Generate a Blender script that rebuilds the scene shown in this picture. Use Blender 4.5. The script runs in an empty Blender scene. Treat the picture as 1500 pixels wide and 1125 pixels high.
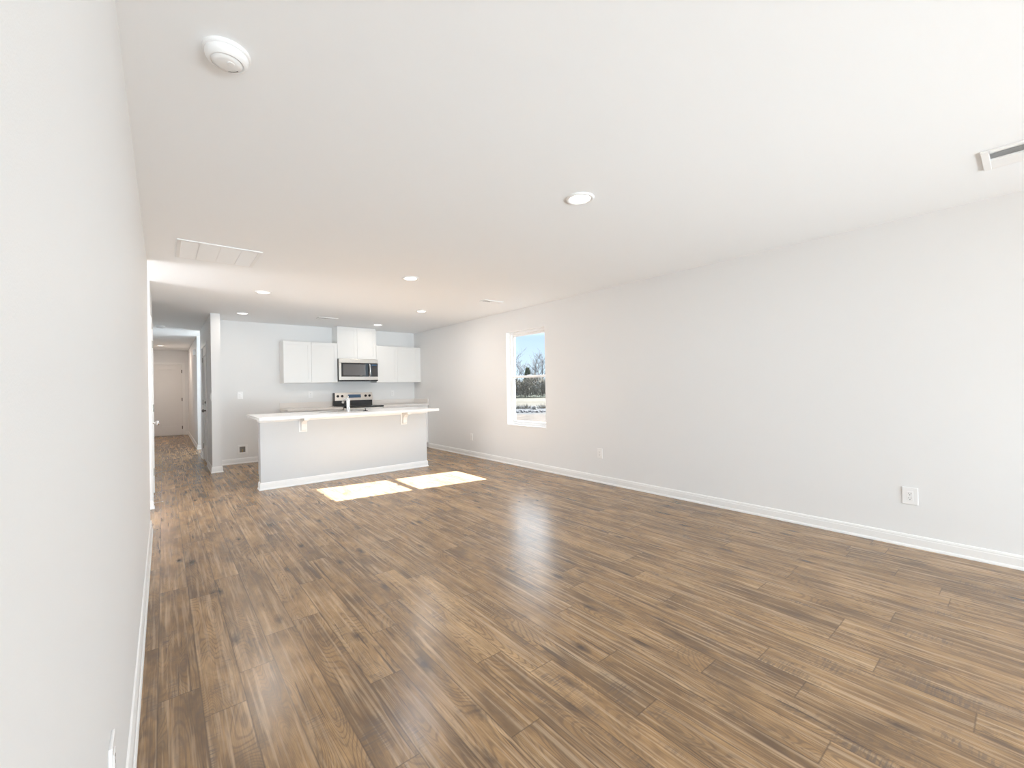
import bpy, bmesh, math, random
from mathutils import Vector, Matrix
random.seed(7)
S = bpy.context.scene
COL = S.collection
PI = math.pi

# ------------------------------------------------------------------ camera
CH = 1.2431
YAW, PITCH, ROLL, FPX = 0.686, 0.0052, -0.0176, 624.4611
fwd = Vector((math.sin(YAW) * math.cos(PITCH), math.cos(YAW) * math.cos(PITCH), math.sin(PITCH)))
r0 = Vector((math.cos(YAW), -math.sin(YAW), 0))
u0 = r0.cross(fwd)
rgt = r0 * math.cos(ROLL) + u0 * math.sin(ROLL)
upv = u0 * math.cos(ROLL) - r0 * math.sin(ROLL)
cam_d = bpy.data.cameras.new('camera')
cam_d.sensor_fit = 'HORIZONTAL'
cam_d.sensor_width = 36.0
cam_d.lens = FPX * 36.0 / 1500.0
cam_d.clip_start = 0.02
cam_d.clip_end = 600
cam = bpy.data.objects.new('camera', cam_d)
COL.objects.link(cam)
cam.matrix_world = Matrix(((rgt.x, upv.x, -fwd.x, 0), (rgt.y, upv.y, -fwd.y, 0), (rgt.z, upv.z, -fwd.z, CH), (0, 0, 0, 1)))
S.camera = cam

# ------------------------------------------------------------------ world, sun, daylight and fill lights, exposure
S.view_settings.view_transform = 'Standard'
S.view_settings.look = 'None'
S.view_settings.gamma = 1
S.view_settings.exposure = 0.27
S.view_settings.use_curve_mapping = False
S.cycles.use_denoising = True
S.cycles.max_bounces = 14
S.cycles.diffuse_bounces = 9
S.cycles.glossy_bounces = 5
S.cycles.transparent_max_bounces = 12
S.cycles.sample_clamp_indirect = 6.0

W = bpy.data.worlds.new('world')
S.world = W
W.use_nodes = True
wn, wl = W.node_tree.nodes, W.node_tree.links
wn.clear()
wo = wn.new('ShaderNodeOutputWorld'); bg = wn.new('ShaderNodeBackground')
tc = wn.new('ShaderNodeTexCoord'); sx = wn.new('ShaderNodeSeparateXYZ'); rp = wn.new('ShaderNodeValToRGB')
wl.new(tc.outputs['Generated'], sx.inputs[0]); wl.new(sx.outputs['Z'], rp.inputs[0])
e = rp.color_ramp.elements
e[0].position = 0.0; e[0].color = (0.72, 0.86, 1.0, 1)
e[1].position = 0.115; e[1].color = (0.56, 0.75, 1.0, 1)
x = e.new(0.05); x.color = (0.66, 0.83, 1.0, 1)
x = e.new(0.21); x.color = (3.3, 3.7, 4.2, 1)      # sky brightened above the window view, added for sheen on the floor
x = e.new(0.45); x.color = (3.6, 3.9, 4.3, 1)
x = e.new(0.95); x.color = (0.8, 1.2, 2.0, 1)
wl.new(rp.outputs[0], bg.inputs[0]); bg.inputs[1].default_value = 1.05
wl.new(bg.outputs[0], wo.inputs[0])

sun_d = bpy.data.lights.new('sun', 'SUN')
sun_d.energy = 60.0; sun_d.angle = 0.009; sun_d.color = (1.0, 1.0, 1.0)
sun = bpy.data.objects.new('sun', sun_d); COL.objects.link(sun)
sun.rotation_euler = Vector((-1, 0.13, -0.69)).to_track_quat('-Z', 'Y').to_euler()

def area(name, loc, direction, sx_, sy_, power, color=(1, 1, 1)):
    d = bpy.data.lights.new(name, 'AREA'); d.shape = 'RECTANGLE'; d.size = sx_; d.size_y = sy_
    d.energy = power; d.color = color
    o = bpy.data.objects.new(name, d); COL.objects.link(o); o.location = loc
    o.rotation_euler = Vector(direction).to_track_quat('-Z', 'Z').to_euler()
    return o
# added fill for the room, standing in for daylight at the unseen rear door
area('fill_light_rear', (2.1, -3.35, 1.06), (0, 1, 0.02), 3.9, 2.0, 97, (0.88, 0.945, 1.0)).data.spread = math.radians(122)
# second added fill, aimed up to brighten the ceiling; there is no patio
area('fill_light_ceiling', (2.1, -3.35, 0.40), (0, 1, 0.24), 3.9, 0.7, 30, (0.74, 0.88, 1.0)).data.spread = math.radians(60)
# area light added at the unseen passage end, standing in for daylight
area('fill_light_passage', (-2.15, 5.5, 1.4), (1, 0, 0), 0.7, 1.8, 62, (0.97, 0.98, 1.0))
# daylight of the side room that opens off the hall
area('daylight_side_room', (2.15, 10.9, 1.4), (-1, 0, 0), 0.9, 1.6, 38, (0.86, 0.95, 1.0))
LAMP_W = 6.5

# ------------------------------------------------------------------ materials
def nt(name):
    m = bpy.data.materials.new(name); m.use_nodes = True
    n, l = m.node_tree.nodes, m.node_tree.links
    return m, n, l, n['Principled BSDF']
def mat(name, col, rough=0.5, metal=0.0, noise=0.03, nscale=12.0, bump=0.0, bscale=200.0, spec=0.5, emit=None, estr=0.0):
    m, n, l, b = nt(name)
    b.inputs['Roughness'].default_value = rough; b.inputs['Metallic'].default_value = metal
    b.inputs['Specular IOR Level'].default_value = spec
    t = n.new('ShaderNodeTexCoord'); nz = n.new('ShaderNodeTexNoise'); nz.inputs['Scale'].default_value = nscale
    nz.inputs['Detail'].default_value = 3
    l.new(t.outputs['Object'], nz.inputs['Vector'])
    mx = n.new('ShaderNodeMix'); mx.data_type = 'RGBA'
    mx.inputs[6].default_value = (*[c * (1 - noise) for c in col], 1)
    mx.inputs[7].default_value = (*[min(1, c * (1 + noise)) for c in col], 1)
    l.new(nz.outputs['Fac'], mx.inputs[0]); l.new(mx.outputs[2], b.inputs['Base Color'])
    if bump:
        n2 = n.new('ShaderNodeTexNoise'); n2.inputs['Scale'].default_value = bscale; n2.inputs['Detail'].default_value = 4
        l.new(t.outputs['Object'], n2.inputs['Vector'])
        bp = n.new('ShaderNodeBump'); bp.inputs['Strength'].default_value = bump; bp.inputs['Distance'].default_value = 0.002
        l.new(n2.outputs['Fac'], bp.inputs['Height']); l.new(bp.outputs[0], b.inputs['Normal'])
    if emit:
        b.inputs['Emission Color'].default_value = (*emit, 1); b.inputs['Emission Strength'].default_value = estr
    return m
M_wall = mat('wall_paint', (0.822, 0.826, 0.828), 0.6, noise=0.006, nscale=2, bump=0.12, bscale=350, spec=0.3)
M_ceil = mat('ceiling_paint', (0.92, 0.935, 0.95), 0.8, noise=0.005, nscale=2, bump=0.1, bscale=300, spec=0.2)
M_trim = mat('trim_paint', (0.87, 0.87, 0.865), 0.35, noise=0.004)
M_door = mat('door_paint', (0.82, 0.81, 0.80), 0.4, noise=0.006)
M_cab = mat('cabinet_white', (0.86, 0.86, 0.85), 0.38, noise=0.006)
M_cabraw = mat('cabinet_top_raw', (0.62, 0.52, 0.38), 0.6, noise=0.06)
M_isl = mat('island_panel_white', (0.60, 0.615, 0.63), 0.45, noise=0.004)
M_ctr = mat('countertop_laminate', (0.80, 0.80, 0.80), 0.22, noise=0.006, nscale=90)
M_ctr2 = mat('kitchen_counter_laminate', (0.80, 0.765, 0.735), 0.3, noise=0.008, nscale=90)
M_plate = mat('white_plastic', (0.88, 0.88, 0.88), 0.3, noise=0.003)
M_slot = mat('dark_slot', (0.12, 0.12, 0.12), 0.5)
M_steel = mat('stainless_steel', (0.62, 0.60, 0.57), 0.28, 1.0, noise=0.05, nscale=30)
M_nickel = mat('satin_nickel', (0.50, 0.48, 0.45), 0.3, 1.0)
M_bronze = mat('dark_nickel', (0.16, 0.15, 0.14), 0.35, 0.8)
M_chrome = mat('chrome', (0.82, 0.83, 0.85), 0.12, 1.0)
M_black = mat('black_enamel', (0.018, 0.018, 0.02), 0.18)
M_blackglass = mat('black_glass', (0.012, 0.013, 0.016), 0.04, spec=0.8)
M_greyglass = mat('grey_window_mesh_glass', (0.085, 0.085, 0.09), 0.03, spec=0.8, noise=0.05, nscale=400)
M_rubber = mat('white_rubber', (0.75, 0.73, 0.70), 0.6)
M_vinyl = mat('window_vinyl', (0.88, 0.885, 0.89), 0.35, noise=0.003)
M_ventdark = mat('vent_duct_grey', (0.84, 0.84, 0.84), 0.6)
M_copper = mat('brass_valve', (0.45, 0.33, 0.15), 0.35, 0.9)
M_box = mat('ice_box_grey', (0.22, 0.21, 0.20), 0.6)
M_lens = mat('lamp_lens', (0.9, 0.9, 0.88), 0.4, emit=(1.0, 0.97, 0.90), estr=2.5)
M_display = mat('blue_display', (0.02, 0.05, 0.09), 0.1, emit=(0.20, 0.42, 0.75), estr=0.10, noise=0.9, nscale=60)

for m_, i_ in ((M_blackglass, 1.6), (M_greyglass, 1.75)): m_.node_tree.nodes['Principled BSDF'].inputs['IOR'].default_value = i_

def glass_mat():
    m = bpy.data.materials.new('window_glass'); m.use_nodes = True
    n, l = m.node_tree.nodes, m.node_tree.links; n.clear()
    o = n.new('ShaderNodeOutputMaterial'); t = n.new('ShaderNodeBsdfTransparent'); g = n.new('ShaderNodeBsdfGlossy')
    t.inputs[0].default_value = (0.97, 0.985, 0.98, 1); g.inputs['Roughness'].default_value = 0.01
    mx = n.new('ShaderNodeMixShader'); mx.inputs[0].default_value = 0.05
    l.new(t.outputs[0], mx.inputs[1]); l.new(g.outputs[0], mx.inputs[2]); l.new(mx.outputs[0], o.inputs[0])
    return m
M_glass = glass_mat()

def floor_mat():
    m, n, l, b = nt('laminate_oak_planks')
    def N(t, **k):
        x = n.new(t)
        for a, v in k.items(): setattr(x, a, v)
        return x
    def mth(op, a, b_=None, c=None, clamp=False):
        x = N('ShaderNodeMath', operation=op, use_clamp=clamp)
        for i, v in enumerate((a, b_, c)):
            if v is None: continue
            if isinstance(v, (int, float)): x.inputs[i].default_value = v
            else: l.new(v, x.inputs[i])
        return x.outputs[0]
    def mixc(f, a, c, mode='MIX'):
        x = N('ShaderNodeMix', data_type='RGBA', blend_type=mode)
        if isinstance(f, (int, float)): x.inputs[0].default_value = f
        else: l.new(f, x.inputs[0])
        for i, v in ((6, a), (7, c)):
            if isinstance(v, tuple): x.inputs[i].default_value = (*v, 1)
            else: l.new(v, x.inputs[i])
        return x.outputs[2]
    uv = N('ShaderNodeUVMap', uv_map='metres'); un = N('ShaderNodeUVMap', uv_map='unit')
    at = N('ShaderNodeAttribute', attribute_name='plank')
    sa = N('ShaderNodeSeparateColor'); l.new(at.outputs['Color'], sa.inputs[0])
    R1, R2, R3 = sa.outputs[0], sa.outputs[1], sa.outputs[2]
    su = N('ShaderNodeSeparateXYZ'); l.new(uv.outputs[0], su.inputs[0])
    U, V = su.outputs[0], su.outputs[1]
    seed = mth('MULTIPLY', R1, 97.0)
    def noise(su_, sv_, dz, detail=3, rough=0.5, dist=0.0, u=U, v=V):
        c = N('ShaderNodeCombineXYZ')
        l.new(mth('MULTIPLY', u, su_), c.inputs[0]); l.new(mth('MULTIPLY', v, sv_), c.inputs[1])
        l.new(mth('ADD', seed, dz), c.inputs[2])
        x = N('ShaderNodeTexNoise'); x.inputs['Scale'].default_value = 1.0
        x.inputs['Detail'].default_value = detail; x.inputs['Roughness'].default_value = rough; x.inputs['Distortion'].default_value = dist
        l.new(c.outputs[0], x.inputs['Vector']); return x.outputs['Fac']
    def ramp(f, stops):
        x = N('ShaderNodeValToRGB'); l.new(f, x.inputs[0]); el = x.color_ramp.elements
        for i, (p, c) in enumerate(stops):
            e_ = el[i] if i < 2 else el.new(p)
            e_.position = p; e_.color = (*c, 1) if len(c) == 3 else c
        return x.outputs[0]
    g = lambda v: (v, v, v)
    # base tone by slow noise plus per-plank shift
    tone = mth('ADD', noise(6, 2.2, 3.0, 4, 0.62), mth('MULTIPLY', mth('SUBTRACT', R2, 0.5), 0.17))
    base = ramp(tone, [(0.27, (0.165, 0.099, 0.049)), (0.72, (0.550, 0.356, 0.174)), (0.42, (0.297, 0.181, 0.086)), (0.55, (0.396, 0.244, 0.116))])
    mott = ramp(noise(24, 8, 51.0, 3, 0.6), [(0.30, (0.66, 0.66, 0.68)), (0.68, (1.22, 1.20, 1.16))])
    base = mixc(0.55, base, mott, 'MULTIPLY')
    # cathedral figure: contour lines of a stretched noise field
    h = noise(6.5, 1.15, 11.0, 1.5, 0.45, 0.35)
    rings = mth('SINE', mth('MULTIPLY', h, mth('ADD', 230.0, mth('MULTIPLY', R3, 190.0))))
    rline = ramp(rings, [(0.10, g(0.0)), (0.95, g(1.0))])
    ringmask = ramp(noise(5, 1.4, 31.0, 2), [(0.38, g(0.25)), (0.55, g(1.0))])
    base = mixc(mth('MULTIPLY', mth('MULTIPLY', rline, ringmask), 0.46), base, (0.115, 0.075, 0.048))
    # fine straight pores
    pores = ramp(noise(330, 9, 5.0, 3, 0.6), [(0.40, g(1.0)), (0.60, g(0.0))])
    base = mixc(mth('MULTIPLY', pores, 0.30), base, (0.12, 0.08, 0.05))
    lights = ramp(noise(70, 2.2, 8.0, 2, 0.5), [(0.50, g(0.0)), (0.72, g(1.0))])
    base = mixc(mth('MULTIPLY', lights, 0.50), base, (0.70, 0.51, 0.325))
    darks = ramp(noise(34, 1.3, 61.0, 3, 0.6), [(0.50, g(0.0)), (0.66, g(1.0))])
    base = mixc(mth('MULTIPLY', darks, 0.30), base, (0.120, 0.080, 0.052))
    # grey-brown weathered blotches with saw marks
    bl = ramp(noise(9, 3.2, 17.0, 4, 0.6, 0.6), [(0.545, g(0.0)), (0.70, g(1.0))])
    saw = ramp(noise(11, 120, 19.0, 2, 0.5), [(0.44, g(0.25)), (0.58, g(1.0))])
    base = mixc(mth('MULTIPLY', mth('MULTIPLY', bl, saw), 0.70), base, (0.116, 0.088, 0.070))
    # long dark mineral streaks / cracks
    st = ramp(noise(42, 1.5, 23.0, 3, 0.6, 0.5), [(0.635, g(0.0)), (0.69, g(1.0))])
    base = mixc(mth('MULTIPLY', st, 0.7), base, (0.060, 0.042, 0.032))
    # knots
    c = N('ShaderNodeCombineXYZ')
    l.new(mth('MULTIPLY', U, 7.0), c.inputs[0]); l.new(mth('MULTIPLY', V, 2.4), c.inputs[1]); l.new(mth('ADD', seed, 40.0), c.inputs[2])
    vo = N('ShaderNodeTexVoronoi'); vo.inputs['Scale'].default_value = 1.0; l.new(c.outputs[0], vo.inputs['Vector'])
    kn = ramp(mth('ADD', vo.outputs['Distance'], mth('MULTIPLY', noise(60, 40, 2.0, 2), 0.10)), [(0.10, g(1.0)), (0.24, g(0.0))])
    base = mixc(mth('MULTIPLY', kn, 0.8), base, (0.048, 0.036, 0.030))
    # plank tint
    base = mixc(mth('MULTIPLY', R3, 0.30), base, mixc(1.0, base, (0.84, 0.86, 0.88), 'MULTIPLY'))
    base = mixc(1.0, base, (1.0, 0.99, 1.0), 'MULTIPLY')
    # seams
    sn = N('ShaderNodeSeparateXYZ'); l.new(un.outputs[0], sn.inputs[0])
    eu = mth('MULTIPLY', mth('MINIMUM', sn.outputs[0], mth('SUBTRACT', 1.0, sn.outputs[0])), 0.1385)
    ev = mth('MULTIPLY', mth('MINIMUM', sn.outputs[1], mth('SUBTRACT', 1.0, sn.outputs[1])), 1.2)
    ed = mth('MINIMUM', eu, ev)
    seam = ramp(ed, [(0.0007, g(1.0)), (0.0019, g(0.0))])
    base = mixc(mth('MULTIPLY', seam, 0.60), base, (0.05, 0.035, 0.025))
    l.new(base, b.inputs['Base Color'])
    b.inputs['Roughness'].default_value = 0.27
    b.inputs['Specular IOR Level'].default_value = 0.55
    hgt = mth('MULTIPLY', seam, -1.0)
    bp = N('ShaderNodeBump'); bp.inputs['Strength'].default_value = 0.15; bp.inputs['Distance'].default_value = 0.0006
    l.new(hgt, bp.inputs['Height']); l.new(bp.outputs[0], b.inputs['Normal'])
    return m
M_floor = floor_mat()

def ground_mat():
    m, n, l, b = nt('outdoor_ground')
    b.inputs['Roughness'].default_value = 0.95; b.inputs['Specular IOR Level'].default_value = 0.1
    t = n.new('ShaderNodeTexCoord'); s = n.new('ShaderNodeVectorMath'); s.operation = 'DOT_PRODUCT'
    s.inputs[1].default_value = (0.664, 0.748, 0); l.new(t.outputs['Object'], s.inputs[0])
    nz = n.new('ShaderNodeTexNoise'); nz.inputs['Scale'].default_value = 0.35; nz.inputs['Detail'].default_value = 6; l.new(t.outputs['Object'], nz.inputs['Vector'])
    a = n.new('ShaderNodeMath'); a.operation = 'MULTIPLY_ADD'; l.new(nz.outputs['Fac'], a.inputs[0]); a.inputs[1].default_value = 7.0; l.new(s.outputs['Value'], a.inputs[2])
    d = n.new('ShaderNodeMath'); d.operation = 'DIVIDE'; l.new(a.outputs[0], d.inputs[0]); d.inputs[1].default_value = 90.0
    r = n.new('ShaderNodeValToRGB'); l.new(d.outputs[0], r.inputs[0]); el = r.color_ramp.elements
    stops = [(0.0, (0.044, 0.034, 0.029)), (0.30, (0.047, 0.038, 0.031)), (0.325, (0.029, 0.030, 0.032)), (0.40, (0.030, 0.031, 0.034)),
             (0.43, (0.055, 0.050, 0.041)), (0.50, (0.042, 0.036, 0.026)), (0.58, (0.057, 0.054, 0.046)), (0.66, (0.041, 0.037, 0.027)), (0.72, (0.023, 0.027, 0.017)), (1.0, (0.023, 0.026, 0.017))]
    for i, (p, c) in enumerate(stops):
        q = el[i] if i < 2 else el.new(p)
        q.position = p; q.color = (*c, 1)
    n2 = n.new('ShaderNodeTexNoise'); n2.inputs['Scale'].default_value = 2.2; n2.inputs['Detail'].default_value = 8; l.new(t.outputs['Object'], n2.inputs['Vector'])
    mx = n.new('ShaderNodeMix'); mx.data_type = 'RGBA'; mx.blend_type = 'MULTIPLY'; mx.inputs[0].default_value = 0.8
    r2 = n.new('ShaderNodeValToRGB'); l.new(n2.outputs['Fac'], r2.inputs[0]); r2.color_ramp.elements[0].position = 0.3; r2.color_ramp.elements[0].color = (0.45, 0.45, 0.45, 1)
    r2.color_ramp.elements[1].position = 0.6; r2.color_ramp.elements[1].color = (1.15, 1.15, 1.15, 1)
    l.new(r.outputs[0], mx.inputs[6]); l.new(r2.outputs[0], mx.inputs[7]); l.new(mx.outputs[2], b.inputs['Base Color'])
    return m
M_ground = ground_mat()
M_bark = mat('bare_bark', (0.085, 0.090, 0.098), 0.9, noise=0.4, nscale=2)
M_brush = mat('brush_thicket', (0.085, 0.078, 0.064), 0.95, noise=0.5, nscale=0.35, spec=0.1)
M_pine = mat('evergreen_needles', (0.030, 0.042, 0.020), 0.9, noise=0.4, nscale=2, spec=0.1)
M_rock = mat('grey_rock', (0.030, 0.031, 0.036), 0.9, noise=0.5, nscale=3)
M_tan = mat('pale_rock', (0.08, 0.076, 0.07), 0.9, noise=0.3, nscale=3)
M_siding = mat('exterior_siding', (0.30, 0.30, 0.30), 0.8)

# ------------------------------------------------------------------ helpers
def tag(o, label=None, cat=None, group=None, kind=None):
    if label: o['label'] = label
    if cat: o['category'] = cat
    if group: o['group'] = group
    if kind: o['kind'] = kind
    return o
def thing(name, loc, label, cat, group=None):
    o = bpy.data.objects.new(name, None); COL.objects.link(o); o.location = loc; o.empty_display_size = 0.05
    return tag(o, label, cat, group)
def root_loc(p):
    v = Vector((0, 0, 0))
    while p is not None:
        v += Vector(p.location); p = p.parent
    return v
def obj(name, bm, m, parent=None, smooth=False, at=None):
    """links a bmesh given in world coordinates (or, with at, re-centred on that point)"""
    me = bpy.data.meshes.new(name)
    if parent is not None: off = root_loc(parent)
    elif at is not None: off = Vector(at)
    else: off = Vector((0, 0, 0))
    bmesh.ops.recalc_face_normals(bm, faces=bm.faces)
    bmesh.ops.translate(bm, vec=-off, verts=bm.verts)
    bm.to_mesh(me); bm.free()
    if isinstance(m, (list, tuple)):
        for k in m: me.materials.append(k)
    else: me.materials.append(m)
    if smooth:
        for p in me.polygons: p.use_smooth = True
    o = bpy.data.objects.new(name, me); COL.objects.link(o)
    if parent is not None: o.parent = parent
    else: o.location = off
    return o
def box(bm, x0, x1, y0, y1, z0, z1, bev=0.0, mi=0, seg=2):
    x0, x1 = min(x0, x1), max(x0, x1); y0, y1 = min(y0, y1), max(y0, y1); z0, z1 = min(z0, z1), max(z0, z1)
    v = [bm.verts.new((x, y, z)) for x in (x0, x1) for y in (y0, y1) for z in (z0, z1)]
    fs = [bm.faces.new([v[i] for i in q]) for q in ((0, 1, 3, 2), (4, 6, 7, 5), (0, 4, 5, 1), (2, 3, 7, 6), (0, 2, 6, 4), (1, 5, 7, 3))]
    for f in fs: f.material_index = mi
    if bev:
        es = list({e_ for f in fs for e_ in f.edges})
        bmesh.ops.bevel(bm, geom=es, offset=bev, segments=seg, affect='EDGES', profile=0.5)
    return bm
def B(*a, **k): return box(bmesh.new(), *a, **k)
def basis(axis):
    a = Vector(axis).normalized(); t = Vector((0, 0, 1)) if abs(a.z) < 0.9 else Vector((1, 0, 0))
    u = a.cross(t).normalized(); return a, u, a.cross(u)
def lathe(bm, c, axis, prof, n=32, cap=True):
    """prof: list of (radius, distance along axis)"""
    a, u, w = basis(axis); c = Vector(c); rings = []
    for r, h in prof:
        rings.append([bm.verts.new(c + a * h + (u * math.cos(t) + w * math.sin(t)) * r) for t in [2 * PI * i / n for i in range(n)]])
    for p, q in zip(rings, rings[1:]):
        for i in range(n): bm.faces.new((p[i], p[(i + 1) % n], q[(i + 1) % n], q[i]))
    if cap:
        bm.faces.new(rings[0]); bm.faces.new(rings[-1])
    return bm
def tube(bm, pts, rad, n=12):
    pts = [Vector(p) for p in pts]; rads = rad if isinstance(rad, (list, tuple)) else [rad] * len(pts)
    rings = []; u = None
    for i, p in enumerate(pts):
        d = (pts[min(i + 1, len(pts) - 1)] - pts[max(i - 1, 0)]).normalized()
        if u is None: _, u, _w = basis(d)
        u = (u - d * u.dot(d)).normalized(); w = d.cross(u)
        rings.append([bm.verts.new(p + (u * math.cos(t) + w * math.sin(t)) * rads[i]) for t in [2 * PI * k / n for k in range(n)]])
    for p, q in zip(rings, rings[1:]):
        for i in range(n): bm.faces.new((p[i], p[(i + 1) % n], q[(i + 1) % n], q[i]))
    bm.faces.new(rings[0]); bm.faces.new(rings[-1])
    return bm
def struct(name, bm, m, parent=None, **k):
    o = obj(name, bm, m, parent, **k)
    if parent is None: o['kind'] = 'structure'
    return o
def sweep(bm, path, prof, closed=False):
    """path: list of (x,y) with the room on the LEFT of travel; prof: (out, z) polygon; mitred corners"""
    P = [Vector((p[0], p[1], 0)) for p in path]; n = len(P); rings = []
    for i in range(n):
        d0 = (P[i] - P[i - 1]).normalized() if i > 0 else None
        d1 = (P[i + 1] - P[i]).normalized() if i < n - 1 else None
        if d0 is None: d0 = d1
        if d1 is None: d1 = d0
        n0 = Vector((-d0.y, d0.x, 0)); n1 = Vector((-d1.y, d1.x, 0)); m_ = (n0 + n1).normalized(); k = 1.0 / max(0.3, m_.dot(n0))
        rings.append([bm.verts.new(P[i] + m_ * (o_ * k) + Vector((0, 0, z))) for o_, z in prof])
    for p, q in zip(rings, rings[1:]):
        for i in range(len(prof)): bm.faces.new((p[i], p[(i + 1) % len(prof)], q[(i + 1) % len(prof)], q[i]))
    bm.faces.new(rings[0]); bm.faces.new(rings[-1])
    return bm
BASE = [(0, 0), (0.020, 0), (0.020, 0.008), (0.017, 0.016), (0.0125, 0.020), (0.0125, 0.066), (0.010, 0.072), (0.0105, 0.079), (0.006, 0.090), (0, 0.092)]
def baseboard(name, path):
    return struct(name, sweep(bmesh.new(), path, BASE), M_trim)

# ------------------------------------------------------------------ room shell
XL, XR, YK, H = -0.101, 4.281, 8.62, 2.44
YR = -3.1          # wall behind the camera
HX = 0.57           # hall right-hand wall
HE = 15.62          # hall end wall
# floor of planks
def build_floor():
    bm = bmesh.new(); uvm = bm.loops.layers.uv.new('metres'); uvu = bm.loops.layers.uv.new('unit'); ca = bm.loops.layers.color.new('plank')
    w = 0.1385; x_origin = 0.109 - w * 17; rnd = random.Random(11)
    joint = {17: 2.02, 18: 2.235, 19: 2.48, 16: 2.235, 20: 2.54, 21: 1.785, 22: 2.14, 23: 1.187, 24: 1.60, 25: 1.40, 26: 0.958, 27: 1.25, 28: 1.66, 30: 0.613, 29: 0.92, 31: 0.80, 32: 1.35, 33: 0.45, 34: 0.641}
    i = 0; x = x_origin
    while x < 4.5:
        y0 = joint.get(i, rnd.uniform(0, 1.2))
        y = y0 - 1.2 * math.ceil((y0 + 3.6) / 1.2)
        while y < 15.8:
            L = 1.2
            vs = [bm.verts.new((x, y, 0)), bm.verts.new((x + w, y, 0)), bm.verts.new((x + w, y + L, 0)), bm.verts.new((x, y + L, 0))]
            f = bm.faces.new(vs); r = (rnd.random(), rnd.random(), rnd.random())
            for lp, (a, b_) in zip(f.loops, ((0, 0), (1, 0), (1, 1), (0, 1))):
                lp[uvm].uv = ((a - 0.5) * w, (b_ - 0.5) * L); lp[uvu].uv = (a, b_); lp[ca] = (*r, 1)
            y += L
        x += w; i += 1
    vs = [bm.verts.new(p) for p in ((x_origin, -3.7, -0.12), (x, -3.7, -0.12), (x, 16.2, -0.12), (x_origin, 16.2, -0.12))]
    bm.faces.new(vs)
    me = bpy.data.meshes.new('floor'); bm.to_mesh(me); bm.free(); me.materials.append(M_floor)
    o = bpy.data.objects.new('floor', me); COL.objects.link(o); o['kind'] = 'structure'
build_floor()
struct('ceiling', B(-2.3, 4.45, YR - 0.6, HE + 0.2, H, H + 0.15), M_ceil)
T = 0.12
struct('wall_left', B(XL - T, XL, YR, 5.05, 0, H), M_wall)
bm = B(XL - T, XL, 5.97, 6.12, 0, H); box(bm, XL - T, XL, 6.12, 6.92, 2.031, H); box(bm, XL - T, XL, 6.92, 7.3, 0, H)
box(bm, XL - T - 0.04, XL - T, 6.0, 7.3, 0, H)
struct('wall_left_hall', bm, M_wall)
bm = B(-2.2, XL - T, 4.93, 5.05, 0, H); struct('wall_passage_near', bm, M_wall)
struct('wall_passage_far', B(-2.2, XL - T - 0.04, 5.97, 6.09, 0, H), M_wall)
struct('wall_passage_end', B(-2.32, -2.2, 4.93, 6.09, 0, H), M_wall)
struct('wall_hall_return', B(-0.6, XL - T - 0.04, 7.18, 7.3, 0, H), M_wall)
struct('wall_hall_left', B(-0.72, -0.6, 7.18, HE, 0, H), M_wall)
# hall right wall with garage door opening and side-room opening
DG0, DG1 = 8.80, 9.665
bm = B(HX, HX + T, 7.93, DG0, 0, H); box(bm, HX, HX + T, DG0, DG1, 2.031, H); box(bm, HX + 0.045, HX + T, DG0, DG1, 0, 2.031); box(bm, HX, HX + T, DG1, 10.35, 0, H)
struct('wall_hall_right', bm, M_wall)
struct('wall_hall_right_far', B(HX, HX + T, 11.4, HE, 0, H), M_wall)
struct('wall_side_room_near', B(HX + T, 2.3, 10.23, 10.35, 0, H), M_wall)
struct('wall_side_room_far', B(HX + T, 2.3, 11.4, 11.52, 0, H), M_wall)
struct('wall_side_room_end', B(2.3, 2.42, 10.23, 11.52, 0, H), M_wall)
struct('wall_garage', B(HX + T + 0.02, HX + T + 0.10, 8.76, 10.1, 0, H), M_wall)
DE0, DE1 = -0.47, 0.435
bm = B(-0.72, DE0, HE, HE + T, 0, H); box(bm, DE0, DE1, HE, HE + T, 2.031, H); box(bm, DE0, DE1, HE + 0.060, HE + T + 0.03, 0, 2.031); box(bm, DE1, HX + T, HE, HE + T, 0, H)  # backing box added behind the door to stop light leaking round the slab
struct('wall_hall_end', bm, M_wall)
struct('wall_kitchen', B(HX + T, XR, YK, YK + T, 0, H), M_wall)
# right wall with window opening
WY0, WY1, WZ0, WZ1 = 4.462, 5.365, 0.622, 2.108
XO = XR + 0.16
bm = B(XR, XO, YR - T, WY0, 0, H); box(bm, XR, XO, WY1, YK + T, 0, H); box(bm, XR, XO, WY0, WY1, 0, WZ0); box(bm, XR, XO, WY0, WY1, WZ1, H)
struct('wall_right', bm, M_wall)
# wall behind the camera with sliding glass door opening
bm = B(XL - T, 0.20, YR - T, YR, 0, H); box(bm, 0.20, 4.0, YR - T, YR, 2.07, H); box(bm, 4.0, XR, YR - T, YR, 0, H)
struct('wall_rear', bm, M_wall)

baseboard('baseboard_right', [(XR, YR), (XR, 7.99)])
baseboard('baseboard_left', [(XL - 0.1, 5.05), (XL, 5.05), (XL, YR)])
baseboard('baseboard_left_hall', [(XL, 6.07), (XL, 5.97), (XL - 0.15, 5.97)])
baseboard('baseboard_partition', [(0.98, YK), (HX + T, YK), (HX + T, 7.93), (HX, 7.93), (HX, 8.735)])
bm = bmesh.new(); sweep(bm, [(1.62, YK), (0.98, YK)], BASE); struct('baseboard_kitchen', bm, M_trim)
baseboard('baseboard_hall_right', [(HX, 9.73), (HX, 10.35), (HX + T, 10.35)])
baseboard('baseboard_hall_far', [(HX + T, 11.4), (HX, 11.4), (HX, HE), (DE1 + 0.065, HE)])

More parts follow.
